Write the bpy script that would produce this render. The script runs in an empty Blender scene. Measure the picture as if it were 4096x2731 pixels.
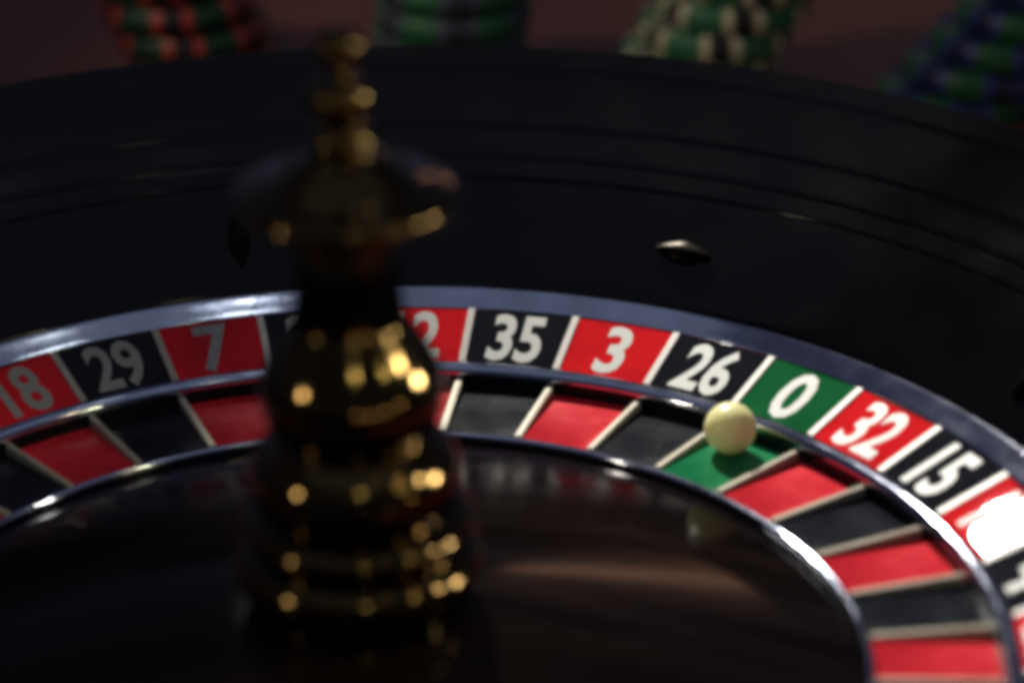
import bpy, bmesh, math, random
from mathutils import Vector, Matrix
random.seed(7)
S = 0.11                      # metres per unit: radius of the middle chrome rail
PI = math.pi
scene = bpy.context.scene

# ------------------------------------------------------------------ camera
cam_pos = Vector((0.7475, -4.6493, 2.784))
yaw, pitch, roll = -0.1073, 0.4478, -0.0233
fwd = Vector((math.sin(yaw)*math.cos(pitch), math.cos(yaw)*math.cos(pitch), -math.sin(pitch)))
r0 = Vector((math.cos(yaw), -math.sin(yaw), 0)); u0 = r0.cross(fwd)
right = r0*math.cos(roll) + u0*math.sin(roll); up = -r0*math.sin(roll) + u0*math.cos(roll)
cd = bpy.data.cameras.new('camera'); cam = bpy.data.objects.new('camera', cd)
scene.collection.objects.link(cam)
M = Matrix((right, up, -fwd)).transposed().to_4x4(); M.translation = cam_pos*S
cam.matrix_world = M
cd.sensor_width = 36.0; cd.lens = 3543.4/1024*36
cd.clip_start = 0.01; cd.clip_end = 60
cd.dof.use_dof = True; cd.dof.focus_distance = 6.30*S
cd.dof.aperture_fstop = (cd.lens/1000)/(0.165*S)
cd.dof.aperture_blades = 0
scene.camera = cam

# ------------------------------------------------------------------ world and lamps
w = bpy.data.worlds.new('World'); scene.world = w; w.use_nodes = True
w.node_tree.nodes['Background'].inputs[0].default_value = (0.55, 0.6, 1.0, 1)
w.node_tree.nodes['Background'].inputs[1].default_value = 0.075

def direction(az, el):
    az, el = math.radians(az), math.radians(el)
    return Vector((math.sin(az)*math.cos(el), math.cos(az)*math.cos(el), math.sin(el)))
def lamp(name, kind, target, az, el, dist, power, color, size=0.3, size_y=None, spread=180, cone=40, blend=0.6, aim=None):
    ld = bpy.data.lights.new(name, kind); ld.energy = power; ld.color = color
    o = bpy.data.objects.new(name, ld); scene.collection.objects.link(o)
    d = direction(az, el); o.location = (Vector(target) + d*dist)*S
    if aim: d = (o.location/S - Vector(aim)).normalized()
    o.rotation_euler = (-d).to_track_quat('-Z', 'Y').to_euler()
    if kind == 'AREA':
        if size_y: ld.shape = 'RECTANGLE'; ld.size = size*S; ld.size_y = size_y*S
        else: ld.shape = 'DISK'; ld.size = size*S
        ld.spread = math.radians(spread)
    elif kind == 'SPOT':
        ld.spot_size = math.radians(cone); ld.spot_blend = blend; ld.shadow_soft_size = size*S
    else: ld.shadow_soft_size = size*S
    return o
lamp('key_spot', 'SPOT', (0.990, 0.375, 0.020), -22.6, 38.7, 9.0, 60, (1.0, 0.95, 0.86), 0.08, cone=15.9, blend=1.0, aim=(0.82, 0.42, 0.02))
lamp('back_lamp_a', 'AREA', (-0.371, 1.116, 0.068), 11, 76, 9.0, 0.02, (0.95, 0.97, 0.95), 0.24)
lamp('back_lamp_b', 'AREA', (-0.679, 0.932, 0.056), 28, 68, 9.0, 0.02, (0.95, 0.97, 0.92), 0.24)
lamp('ceiling_panel', 'AREA', (0.2, 0.3, 0), 175, 80, 9.0, 0.75, (0.72, 0.8, 1.0), 14.0)
lamp('right_lamp', 'SPOT', (0, 0, 0.5), 76, 8, 8.0, 36, (1.0, 0.92, 0.74), 0.5, cone=9, blend=0.6)
lamp('right_lamp_b', 'SPOT', (0, 0, 0.5), 92, 24, 8.5, 13, (1.0, 0.92, 0.72), 0.3, cone=9, blend=0.6)
lamp('right_lamp_c', 'SPOT', (0, 0, 0.5), 108, 44, 9.0, 1.5, (1.0, 0.7, 0.35), 0.3, cone=9, blend=0.6)
for k, (az, el, pw) in enumerate(((112, 2, 0.8), (132, -1, 0.8), (150, -2, 0.8), (166, 0, 0.5))):
    lamp('low_glint_light', 'POINT', (0, 0, 0.4), az, el, 8.0, pw, (1.0, 0.72, 0.36), 0.22)  # added low lights for amber arcs on the turret, not lamps on the table
lamp('left_lamp', 'SPOT', (0, 0, 0.5), -123, 14, 8.0, 6.5, (1.0, 0.84, 0.6), 0.3, cone=9)
lamp('chip_fill_spot', 'SPOT', (0.15, 2.75, 0.1), 236, 44, 4.0, 2.0, (1.0, 0.84, 0.64), 0.2, cone=38, blend=0.6)  # added fill light that brightens the chip stacks, no actual lamp there
lamp('near_lamp_a', 'SPOT', (0, 0, 0.5), 165, 36, 9.5, 1.9, (1.0, 0.95, 0.5), 0.16, cone=8)
lamp('near_lamp_b', 'SPOT', (0, 0, 0.5), 118, 30, 9.5, 1.9, (1.0, 0.95, 0.5), 0.16, cone=8)
lamp('warm_panel', 'AREA', (0, 0, 0.4), 135, 58, 9.0, 0.045, (1.0, 0.85, 0.5), 0.6, 0.28)
lamp('far_warm_lamp', 'AREA', (0.5, 0.25, 0), 6, 17.5, 14.0, 0.10, (1.0, 0.5, 0.3), 1.9, 0.16)

scene.view_settings.view_transform = 'Standard'; scene.view_settings.look = 'None'
scene.view_settings.exposure = 0; scene.view_settings.gamma = 1
scene.render.engine = 'CYCLES'
scene.cycles.filter_width = 4.8
scene.cycles.use_denoising = True
scene.cycles.sample_clamp_indirect = 4.0

# ------------------------------------------------------------------ materials
def mat(name, color, rough=0.4, metal=0.0, coat=0.0, vary=0.0, scale=30.0, bump=0.0, rvary=0.0, spec=0.5, stretch=None):
    m = bpy.data.materials.new(name); m.use_nodes = True
    nt = m.node_tree; b = nt.nodes['Principled BSDF']
    b.inputs['Base Color'].default_value = (*color, 1); b.inputs['Roughness'].default_value = rough
    b.inputs['Metallic'].default_value = metal; b.inputs['Coat Weight'].default_value = coat
    b.inputs['Coat Roughness'].default_value = 0.06; b.inputs['Specular IOR Level'].default_value = spec
    tc = nt.nodes.new('ShaderNodeTexCoord'); mp = nt.nodes.new('ShaderNodeMapping')
    mp.inputs['Scale'].default_value = stretch or (1, 1, 1)
    nt.links.new(tc.outputs['Object'], mp.inputs['Vector'])
    n = nt.nodes.new('ShaderNodeTexNoise'); n.inputs['Scale'].default_value = scale/S; n.inputs['Detail'].default_value = 5
    nt.links.new(mp.outputs[0], n.inputs['Vector'])
    if vary:
        cr = nt.nodes.new('ShaderNodeValToRGB')
        cr.color_ramp.elements[0].position = 0.3; cr.color_ramp.elements[1].position = 0.7
        cr.color_ramp.elements[0].color = (*[c*(1-vary) for c in color], 1)
        cr.color_ramp.elements[1].color = (*[min(1, c*(1+vary)) for c in color], 1)
        nt.links.new(n.outputs[0], cr.inputs[0]); nt.links.new(cr.outputs[0], b.inputs['Base Color'])
    if rvary:
        mr = nt.nodes.new('ShaderNodeMapRange')
        mr.inputs['From Min'].default_value = 0.3; mr.inputs['From Max'].default_value = 0.7
        mr.inputs['To Min'].default_value = max(0.02, rough-rvary); mr.inputs['To Max'].default_value = rough+rvary
        nt.links.new(n.outputs[0], mr.inputs[0]); nt.links.new(mr.outputs[0], b.inputs['Roughness'])
    if bump:
        bp = nt.nodes.new('ShaderNodeBump'); bp.inputs['Strength'].default_value = bump; bp.inputs['Distance'].default_value = 0.004*S
        nt.links.new(n.outputs[0], bp.inputs['Height']); nt.links.new(bp.outputs[0], b.inputs['Normal'])
    return m
LACQ = mat('black_lacquer', (0.0032, 0.0025, 0.0028), 0.10, spec=0.25, vary=0.4, scale=6, rvary=0.02)
CONE = mat('dark_cone_lacquer', (0.0050, 0.0027, 0.0022), 0.14, spec=0.08, vary=0.6, scale=5, rvary=0.04, stretch=(0.35, 3.0, 1))
RED = mat('red_enamel', (0.70, 0.016, 0.020), 0.008, vary=0.12, scale=12, rvary=0.0, spec=0.3)
BLACK = mat('black_enamel', (0.012, 0.013, 0.016), 0.008, vary=0.2, scale=12, rvary=0.0, spec=0.3)
GREEN = mat('green_enamel', (0.010, 0.115, 0.035), 0.008, vary=0.12, scale=12, rvary=0.0, spec=0.3)
REDF = mat('red_pocket_enamel', (0.62, 0.022, 0.034), 0.25, vary=0.24, scale=7, rvary=0.12, bump=0.1, spec=0.15)
BLACKF = mat('black_pocket_enamel', (0.006, 0.008, 0.012), 0.25, vary=0.2, scale=10, rvary=0.06, spec=0.15)
GREENF = mat('green_pocket_enamel', (0.010, 0.19, 0.07), 0.25, vary=0.24, scale=7, rvary=0.12, bump=0.1, spec=0.15)
WHITE = mat('white_digit_paint', (0.31, 0.315, 0.285), 0.45, vary=0.08, scale=25)
CREAM = mat('cream_line_paint', (0.42, 0.37, 0.32), 0.4, vary=0.1, scale=25)
FRET = mat('pale_fret_metal', (0.42, 0.38, 0.29), 0.35, metal=0.2, vary=0.1, scale=25)
CHROME = mat('worn_chrome', (0.46, 0.50, 0.62), 0.07, metal=1.0, vary=0.10, scale=14, rvary=0.02, bump=0.06)
GOLD = mat('dark_gold', (0.066, 0.044, 0.0175), 0.10, metal=1.0, vary=0.1, scale=9, rvary=0.03)
STUD = mat('bronze_stud', (0.012, 0.009, 0.0055), 0.32, metal=1.0, vary=0.2, scale=20)
IVORY = mat('ivory_ball', (0.92, 0.87, 0.46), 0.35, vary=0.03, scale=14, coat=0.1)
bi = IVORY.node_tree.nodes['Principled BSDF'].inputs
bi['Subsurface Weight'].default_value = 0.7; bi['Subsurface Radius'].default_value = (1.0, 0.9, 0.35); bi['Subsurface Scale'].default_value = 0.004
TABLE = mat('brown_tabletop', (0.115, 0.036, 0.019), 0.5, vary=0.2, scale=1.4, stretch=(1, 0.12, 1), rvary=0.08)

# ------------------------------------------------------------------ helpers
def finish(name, bm, m, parent=None, smooth=True, loc=None):
    bmesh.ops.recalc_face_normals(bm, faces=bm.faces)
    me = bpy.data.meshes.new(name); bm.to_mesh(me); bm.free()
    me.transform(Matrix.Scale(S, 4))
    me.materials.append(m)
    if smooth:
        for p in me.polygons: p.use_smooth = True
        try: me.set_sharp_from_angle(angle=math.radians(38))
        except Exception: pass
    return link(name, me, parent)
def link(name, data, parent=None):
    o = bpy.data.objects.new(name, data); scene.collection.objects.link(o)
    if parent: o.parent = parent
    return o
def tag(o, label, cat=None, group=None, kind=None):
    if label: o['label'] = label
    if cat: o['category'] = cat
    if group: o['group'] = group
    if kind: o['kind'] = kind
    return o
def smooth_profile(pts, n=3):
    for _ in range(n):
        q = [pts[0]]
        for a, b in zip(pts, pts[1:]):
            q += [(0.75*a[0]+0.25*b[0], 0.75*a[1]+0.25*b[1]), (0.25*a[0]+0.75*b[0], 0.25*a[1]+0.75*b[1])]
        q.append(pts[-1]); pts = q
    return pts
def lathe_bm(profile, n=96, bm=None, closed=False):
    bm = bm or bmesh.new(); cols = []
    for r, z in profile:
        if r < 1e-6: cols.append([bm.verts.new((0, 0, z))]*n)
        else: cols.append([bm.verts.new((r*math.sin(2*PI*i/n), r*math.cos(2*PI*i/n), z)) for i in range(n)])
    pairs = list(zip(cols, cols[1:]))
    if closed: pairs.append((cols[-1], cols[0]))
    for a, b in pairs:
        for i in range(n):
            j = (i+1) % n
            vs = []
            for v in (a[i], a[j], b[j], b[i]):
                if v not in vs: vs.append(v)
            if len(vs) > 2: bm.faces.new(vs)
    return bm
def sector_bm(rings, half, nseg=1, bm=None):
    """solid swept through a small angle: rings = closed (r,z) outline; half(r) gives half angle"""
    bm = bm or bmesh.new(); cols = []
    for s in range(nseg+1):
        t = -1 + 2*s/nseg
        cols.append([bm.verts.new((r*math.sin(t*half(r)), r*math.cos(t*half(r)), z)) for r, z in rings])
    m = len(rings)
    for a, b in zip(cols, cols[1:]):
        for i in range(m):
            j = (i+1) % m; bm.faces.new((a[i], a[j], b[j], b[i]))
    bm.faces.new(cols[0]); bm.faces.new(cols[-1])
    return bm

# ------------------------------------------------------------------ tabletop
TZ = -0.13
bm = bmesh.new()
bmesh.ops.create_grid(bm, x_segments=1, y_segments=1, size=9)
for v in bm.verts: v.co += Vector((0, 2.0, TZ))
tag(finish('tabletop', bm, TABLE, smooth=False), None, kind='structure')

# ------------------------------------------------------------------ wheel bowl (fixed)
bowl = tag(link('wheel_bowl', None), 'wide black lacquered bowl of the roulette wheel sloping up around the number ring', 'roulette bowl')
bowl.location = (0, 0, TZ*S)
def bz(profile): return [(r, z-TZ) for r, z in profile]
finish('bowl_slope', lathe_bm(smooth_profile(bz([(1.196, 0.0), (1.196, 0.06), (1.205, 0.075), (1.29, 0.142), (1.36, 0.195), (1.378, 0.207)]), 2), 160), LACQ, bowl)
finish('ledge_ring', lathe_bm(smooth_profile(bz([(1.3785, 0.200), (1.3785, 0.2085), (1.381, 0.2125), (1.384, 0.2147), (1.404, 0.2268), (1.410, 0.2304), (1.4118, 0.2314), (1.412, 0.2312), (1.412, 0.212)]), 2), 160), LACQ, bowl)
finish('ball_track', lathe_bm(smooth_profile(bz([(1.4125, 0.205), (1.4125, 0.2335), (1.44, 0.2495), (1.475, 0.270), (1.478, 0.277), (1.50, 0.290), (1.545, 0.319), (1.575, 0.341), (1.583, 0.350)]), 2), 160), LACQ, bowl)
finish('rim', lathe_bm(smooth_profile(bz([(1.5835, 0.345), (1.5845, 0.3500), (1.60, 0.3608), (1.616, 0.3719), (1.6205, 0.3749), (1.6215, 0.3755), (1.6217, 0.3755), (1.6222, 0.3752), (1.624, 0.374), (1.628, 0.3715), (1.665, 0.348), (1.71, 0.30), (1.715, 0.1), (1.69, -0.08), (1.66, TZ), (1.2, TZ), (0.0, TZ)]), 2), 160), LACQ, bowl)
def stud_bm():
    bm = bmesh.new(); a, b, h = 0.055, 0.022, 0.015
    n = 24
    ring = [[], [], []]
    for i in range(n):
        t = 2*PI*i/n
        k = 1/(abs(math.cos(t))**1.3 + abs(math.sin(t))**1.3)**(1/1.3)
        x, y = a*k*math.cos(t), b*k*math.sin(t)
        ring[0].append(bm.verts.new((x, y, -0.012))); ring[1].append(bm.verts.new((x*0.96, y*0.94, h*0.45))); ring[2].append(bm.verts.new((x*0.55, y*0.5, h*0.9)))
    top = bm.verts.new((0, 0, h))
    for q in (0, 1):
        for i in range(n): bm.faces.new((ring[q][i], ring[q][(i+1) % n], ring[q+1][(i+1) % n], ring[q+1][i]))
    for i in range(n): bm.faces.new((ring[2][i], ring[2][(i+1) % n], top))
    return bm
sl = math.atan2(0.067, 0.085)
stud = None
for k, th in enumerate((19.7, 54.7, 90, 126, 162, 198, 234, 270, 306, 342.5)):
    if stud is None: stud = finish('deflector', stud_bm(), STUD, bowl); o = stud
    else: o = stud.copy(); scene.collection.objects.link(o); o.parent = bowl
    t = math.radians(th); r = 1.284
    base = Matrix.Rotation(-t, 4, 'Z') @ Matrix.Translation(Vector((0, r, 0.140-TZ))*S) @ Matrix.Rotation(sl, 4, 'X')
    if k % 2: base = base @ Matrix.Rotation(PI/2, 4, 'Z')
    o.matrix_local = base

# ------------------------------------------------------------------ rotor
rotor = tag(link('wheel_rotor', None), 'spinning roulette rotor with red, black and green numbered pockets, chrome rails and gold turret', 'roulette rotor')
ORDER = [0,32,15,19,4,21,2,25,17,34,6,27,13,36,11,30,8,23,10,5,24,16,33,1,20,14,31,9,22,18,29,7,28,12,35,3,26]
REDS = {1,3,5,7,9,12,14,16,18,19,21,23,25,27,30,32,34,36}
TH0, ST = 0.5551, 2*PI/37
tilt = math.atan2(0.049, 0.143)
def zr(r): return (r-1.0)*0.049/0.143

# digits ---------------------------------------------------------------
def number_mesh(text):
    c = bpy.data.curves.new('number', 'FONT'); c.body = text; c.size = 1.0; c.align_x = 'CENTER'
    c.offset = 0.026; c.extrude = 0.02; c.resolution_u = 3; c.space_character = 0.98
    o = bpy.data.objects.new('number', c); scene.collection.objects.link(o)
    dg = bpy.context.evaluated_depsgraph_get()
    me = bpy.data.meshes.new_from_object(o.evaluated_get(dg))
    bpy.data.objects.remove(o); bpy.data.curves.remove(c)
    ys = [v.co.y for v in me.vertices]; xs = [v.co.x for v in me.vertices]
    y0, y1 = min(ys), max(ys); cx = (min(xs)+max(xs))/2
    H = 0.119; sy = H/(y1-y0); sx = sy*(0.665 if len(text) == 2 else 0.78)
    for v in me.vertices:
        x = (v.co.x-cx)*sx; y = (v.co.y-(y0+y1)/2)*sy; z = 0.0018 if v.co.z > 0 else -0.001
        rr = 1.077 + y*math.cos(tilt)
        v.co = Vector((x, rr, zr(rr)+z+0.0))*S
    me.materials.clear(); me.materials.append(WHITE)
    return me

gap = 0.0125
def hs(r): return (ST/2) - gap/2/r
plate_rings = [(1.0155, zr(1.0155)-0.012), (1.1425, zr(1.1425)-0.012), (1.1425, zr(1.1425)), (1.0155, zr(1.0155))]
def once(fn):
    cache = {}
    def g(key, *a):
        if key not in cache: cache[key] = fn(key, *a)
        return cache[key]
    return g
FZ = -0.029
def pocket_bm():
    # floor with a raised back wall under the middle rail and a low lip at the inner rail
    rings = [(0.792, FZ-0.01), (0.988, FZ-0.01), (0.988, FZ), (0.792, FZ+0.008)]
    return sector_bm(rings, lambda r: ST/2-0.0048/r, 2)
protos = {}
def wall_bm(): return sector_bm([(0.9835, FZ-0.003), (0.9843, FZ-0.003), (0.9843, -0.006), (0.9835, -0.006)], lambda r: ST/2-0.0056/r, 2)
def copy_of(key, make):
    if key not in protos: protos[key] = make(); return protos[key]
    o = protos[key].copy(); scene.collection.objects.link(o); return o
colname = {'r': 'red', 'b': 'black', 'g': 'green'}
for k, num in enumerate(ORDER):
    c = 'g' if num == 0 else ('r' if num in REDS else 'b')
    th = TH0 + (k+0.5)*ST
    rz = -th
    pl = copy_of('plate'+c, lambda: finish('number_plate', sector_bm(plate_rings, hs, 1), {'r': RED, 'b': BLACK, 'g': GREEN}[c], rotor, smooth=False))
    pl.rotation_euler.z = rz; tag(pl, '%s plate with the white number %d' % (colname[c], num))
    link('number', number_mesh(str(num)), pl)
    fl = copy_of('floor'+c, lambda: finish('pocket', pocket_bm(), {'r': REDF, 'b': BLACKF, 'g': GREENF}[c], rotor, smooth=False))
    fl.rotation_euler.z = rz
    wl = copy_of('wall', lambda: finish('pocket_wall', wall_bm(), BLACKF, rotor, smooth=False)); wl.rotation_euler.z = rz
    # painted divider line and fret sit on the boundary at the clockwise end of this pocket
    th2 = TH0 + (k+1)*ST
    def div():
        bm = bmesh.new()
        for a, b in ((-1, 1),):
            vs = []
            for r, dz in ((1.0155, -0.010), (1.1425, -0.010), (1.1425, 0.003), (1.0155, 0.003)):
                vs.append([bm.verts.new((s*gap/2*0.96, r, zr(r)+dz)) for s in (-1, 1)])
            for i in range(4):
                j = (i+1) % 4; bm.faces.new((vs[i][0], vs[i][1], vs[j][1], vs[j][0]))
            bm.faces.new([v[0] for v in vs]); bm.faces.new([v[1] for v in vs])
        return finish('divider_line', bm, CREAM, rotor, smooth=False)
    d = copy_of('div', div); d.rotation_euler.z = -th2
    def fr():
        bm = bmesh.new(); vs = []
        for r, z in ((0.792, FZ-0.008), (0.9815, FZ-0.008), (0.9815, -0.0105), (0.792, -0.0155)):
            vs.append([bm.verts.new((s*0.0062, r, z)) for s in (-1, 1)])
        for i in range(4):
            j = (i+1) % 4; bm.faces.new((vs[i][0], vs[i][1], vs[j][1], vs[j][0]))
        bm.faces.new([v[0] for v in vs]); bm.faces.new([v[1] for v in vs])
        bmesh.ops.bevel(bm, geom=[e for e in bm.edges if all(v.co.z > -0.02 for v in e.verts) and abs(e.verts[0].co.x-e.verts[1].co.x) < 1e-6], offset=0.002, segments=2, affect='EDGES')
        return finish('fret', bm, FRET, rotor)
    f = copy_of('fret', fr); f.rotation_euler.z = -th2

def rail(name, pts): return finish(name, lathe_bm(smooth_profile(pts, 3), 220), CHROME, rotor)
rail('middle_rail', [(0.9845, -0.03), (0.9845, -0.004), (0.986, 0.004), (0.994, 0.010), (1.004, 0.011), (1.012, 0.008), (1.0152, 0.002), (1.0152, -0.015)])
rail('outer_rail', [(1.143, 0.03), (1.143, 0.0505), (1.1445, 0.0525), (1.146, 0.0535), (1.165, 0.0625), (1.1845, 0.072), (1.1865, 0.0725), (1.187, 0.071), (1.187, 0.05), (1.187, -0.08)])
rail('inner_rail', [(0.7905, -0.05), (0.7905, -0.022), (0.789, -0.0185), (0.785, -0.017), (0.780, -0.0185), (0.7775, -0.024), (0.7775, -0.05)])
finish('rotor_base', lathe_bm([(0.7, -0.066), (1.186, -0.066), (1.186, -0.09), (0.7, -0.09)], 120, closed=True), LACQ, rotor)
finish('centre_cone', lathe_bm(smooth_profile([(0.777, -0.05), (0.777, -0.034), (0.755, -0.030), (0.60, 0.006), (0.40, 0.052), (0.24, 0.088), (0.18, 0.10), (0.0, 0.10)], 2), 180), CONE, rotor)

# turret ---------------------------------------------------------------
turret = finish('turret', lathe_bm(smooth_profile([
    (0.170, 0.09), (0.170, 0.12), (0.172, 0.130), (0.185, 0.150), (0.191, 0.172), (0.182, 0.193), (0.160, 0.206), (0.156, 0.208), (0.156, 0.208), (0.156, 0.209),
    (0.162, 0.213), (0.174, 0.226), (0.178, 0.241), (0.170, 0.254), (0.150, 0.263), (0.146, 0.265), (0.146, 0.265), (0.146, 0.266),
    (0.154, 0.282), (0.160, 0.308), (0.157, 0.338), (0.143, 0.364), (0.118, 0.384), (0.110, 0.389), (0.110, 0.389), (0.110, 0.390), (0.122, 0.400),
    (0.134, 0.42), (0.139, 0.448), (0.136, 0.478), (0.124, 0.508), (0.106, 0.538), (0.090, 0.562), (0.086, 0.568), (0.084, 0.572), (0.080, 0.60), (0.077, 0.64), (0.076, 0.66), (0.078, 0.70), (0.080, 0.72), (0.09, 0.738)], 2), 96), GOLD, rotor)
finish('turret_crown', lathe_bm(smooth_profile([(0.0, 0.737), (0.10, 0.737), (0.148, 0.750), (0.164, 0.760), (0.166, 0.770), (0.157, 0.778), (0.125, 0.786), (0.10, 0.797), (0.075, 0.818),
    (0.060, 0.828), (0.044, 0.834), (0.046, 0.842), (0.049, 0.852), (0.046, 0.864), (0.036, 0.874), (0.026, 0.878), (0.030, 0.884)], 2), 96), GOLD, turret)
finish('turret_finial', lathe_bm(smooth_profile([(0.0, 0.882), (0.032, 0.883), (0.044, 0.896), (0.048, 0.914), (0.045, 0.932), (0.032, 0.944), (0.018, 0.950), (0.014, 0.956), (0.014, 0.962), (0.024, 0.968), (0.036, 0.982), (0.039, 0.998), (0.033, 1.012), (0.018, 1.021), (0.0, 1.023)], 2), 64), GOLD, turret)

turret.location.x = 0.004*S; turret.rotation_euler.y = 0.006

# ------------------------------------------------------------------ ball
BR = 0.0452
bm = bmesh.new(); bmesh.ops.create_uvsphere(bm, u_segments=48, v_segments=24, radius=BR)
ball = finish('roulette_ball', bm, IVORY)
ball.location = Vector((0.5376, 0.753, FZ+BR+0.0026))*S
tag(ball, 'small pale yellow ball resting in the green zero pocket', 'ball')

# ------------------------------------------------------------------ chips
CR, CT = 0.171, 0.060
prof = [(0.0, -CT/2), (CR-0.015, -CT/2), (CR-0.006, -CT/2+0.007), (CR, -CT/2+0.018), (CR, CT/2-0.018), (CR-0.006, CT/2-0.007), (CR-0.015, CT/2), (0.0, CT/2)]
rimline = [(0.118, -CT/2-0.0), (CR-0.015, -CT/2), (CR-0.006, -CT/2+0.007), (CR, -CT/2+0.018), (CR, CT/2-0.018), (CR-0.006, CT/2-0.007), (CR-0.015, CT/2), (0.118, CT/2)]
def inlay_bm(a0, a1, n):
    bm = bmesh.new(); o = 0.0012; cols = []
    for s in range(n+1):
        a = a0+(a1-a0)*s/n
        cols.append([bm.verts.new(((r+(o if r > 0.13 else 0))*math.sin(a), (r+(o if r > 0.13 else 0))*math.cos(a), z*(1+0.35*o/CT) if abs(z) > CT/2-1e-6 else z)) for r, z in rimline])
    for a, b in zip(cols, cols[1:]):
        for i in range(len(rimline)-1): bm.faces.new((a[i], a[i+1], b[i+1], b[i]))
    for c in (cols[0], cols[-1]): bm.faces.new(c)
    bm.faces.new([c[0] for c in cols] + [c[-1] for c in reversed(cols)]) if False else None
    return bm
D = math.radians
def chip_mat(n, c): return mat(n, c, 0.45, vary=0.12, scale=12, rvary=0.06, spec=0.25)
KINDS = {
    'red':   (chip_mat('chip_black', (0.018, 0.014, 0.016)), chip_mat('chip_dark_green', (0.012, 0.040, 0.02)), chip_mat('chip_red', (0.38, 0.04, 0.034))),
    'grey':  (chip_mat('chip_charcoal', (0.035, 0.037, 0.048)), chip_mat('chip_mid_green', (0.022, 0.11, 0.042)), chip_mat('chip_slate', (0.07, 0.075, 0.11))),
    'cream': (chip_mat('chip_jet', (0.018, 0.018, 0.022)), chip_mat('chip_leaf_green', (0.03, 0.135, 0.06)), chip_mat('chip_cream', (0.62, 0.58, 0.38))),
    'blue':  (chip_mat('chip_navy', (0.009, 0.012, 0.042)), chip_mat('chip_bottle_green', (0.014, 0.07, 0.026)), chip_mat('chip_blue', (0.022, 0.026, 0.15))),
}
def make_chip(kind):
    body, ins, stp = KINDS[kind]
    c = finish('casino_chip', lathe_bm(prof, 72), body)
    for q in range(6):
        m = D(60*q+30)
        if q == 0:
            e = finish('edge_insert', inlay_bm(-D(15), D(15), 6), ins, c); s = finish('edge_stripe', inlay_bm(-D(3.4), D(3.4), 2), stp, c)
            proto_e, proto_s = e, s; s2 = s.copy(); scene.collection.objects.link(s2)
        else:
            e = proto_e.copy(); s = proto_s.copy(); s2 = proto_s.copy()
            for x in (e, s, s2): scene.collection.objects.link(x)
        e.parent = s.parent = s2.parent = c
        e.rotation_euler.z = -m; s.rotation_euler.z = -(m-D(18.4)); s2.rotation_euler.z = -(m+D(18.4))
    return c
def dup(root):
    r = root.copy(); scene.collection.objects.link(r)
    for ch in root.children:
        x = ch.copy(); scene.collection.objects.link(x); x.parent = r
    return r
WORD = {'red': 'red striped black chip', 'grey': 'slate striped charcoal chip',
        'cream': 'cream striped green chip', 'blue': 'blue navy chip with green blocks'}
LEVEL = ['bottom', 'second from the bottom', 'third from the bottom', 'third from the top', 'second from the top', 'top']
#        kind   x at level   level  y_front  lean    phase
STACKS = [('red', -0.732, 2, 2.45, -0.030, 6), ('grey', -0.147, 3, 2.43, 0.004, 6),
          ('cream', 0.425, 2, 2.51, 0.037, 5), ('blue', 1.012, 1, 2.46, 0.055, 12)]
for kind, x, lv, yf, lean, ph in STACKS:
    proto = make_chip(kind)
    for i in range(6):
        c = proto if i == 0 else dup(proto)
        c.location = Vector((x + (i-lv)*lean + random.uniform(-.004, .004), yf+CR + (i-lv)*0.012 + random.uniform(-.004, .004), TZ + CT/2 + i*(CT+0.0008)+0.0006))*S
        c.rotation_euler.z = PI + D(ph + random.uniform(-3, 3) + i*1.0)
        tag(c, '%s, %s in its stack behind the wheel' % (WORD[kind], LEVEL[i]), 'casino chip', 'casino chips stacked behind the wheel')
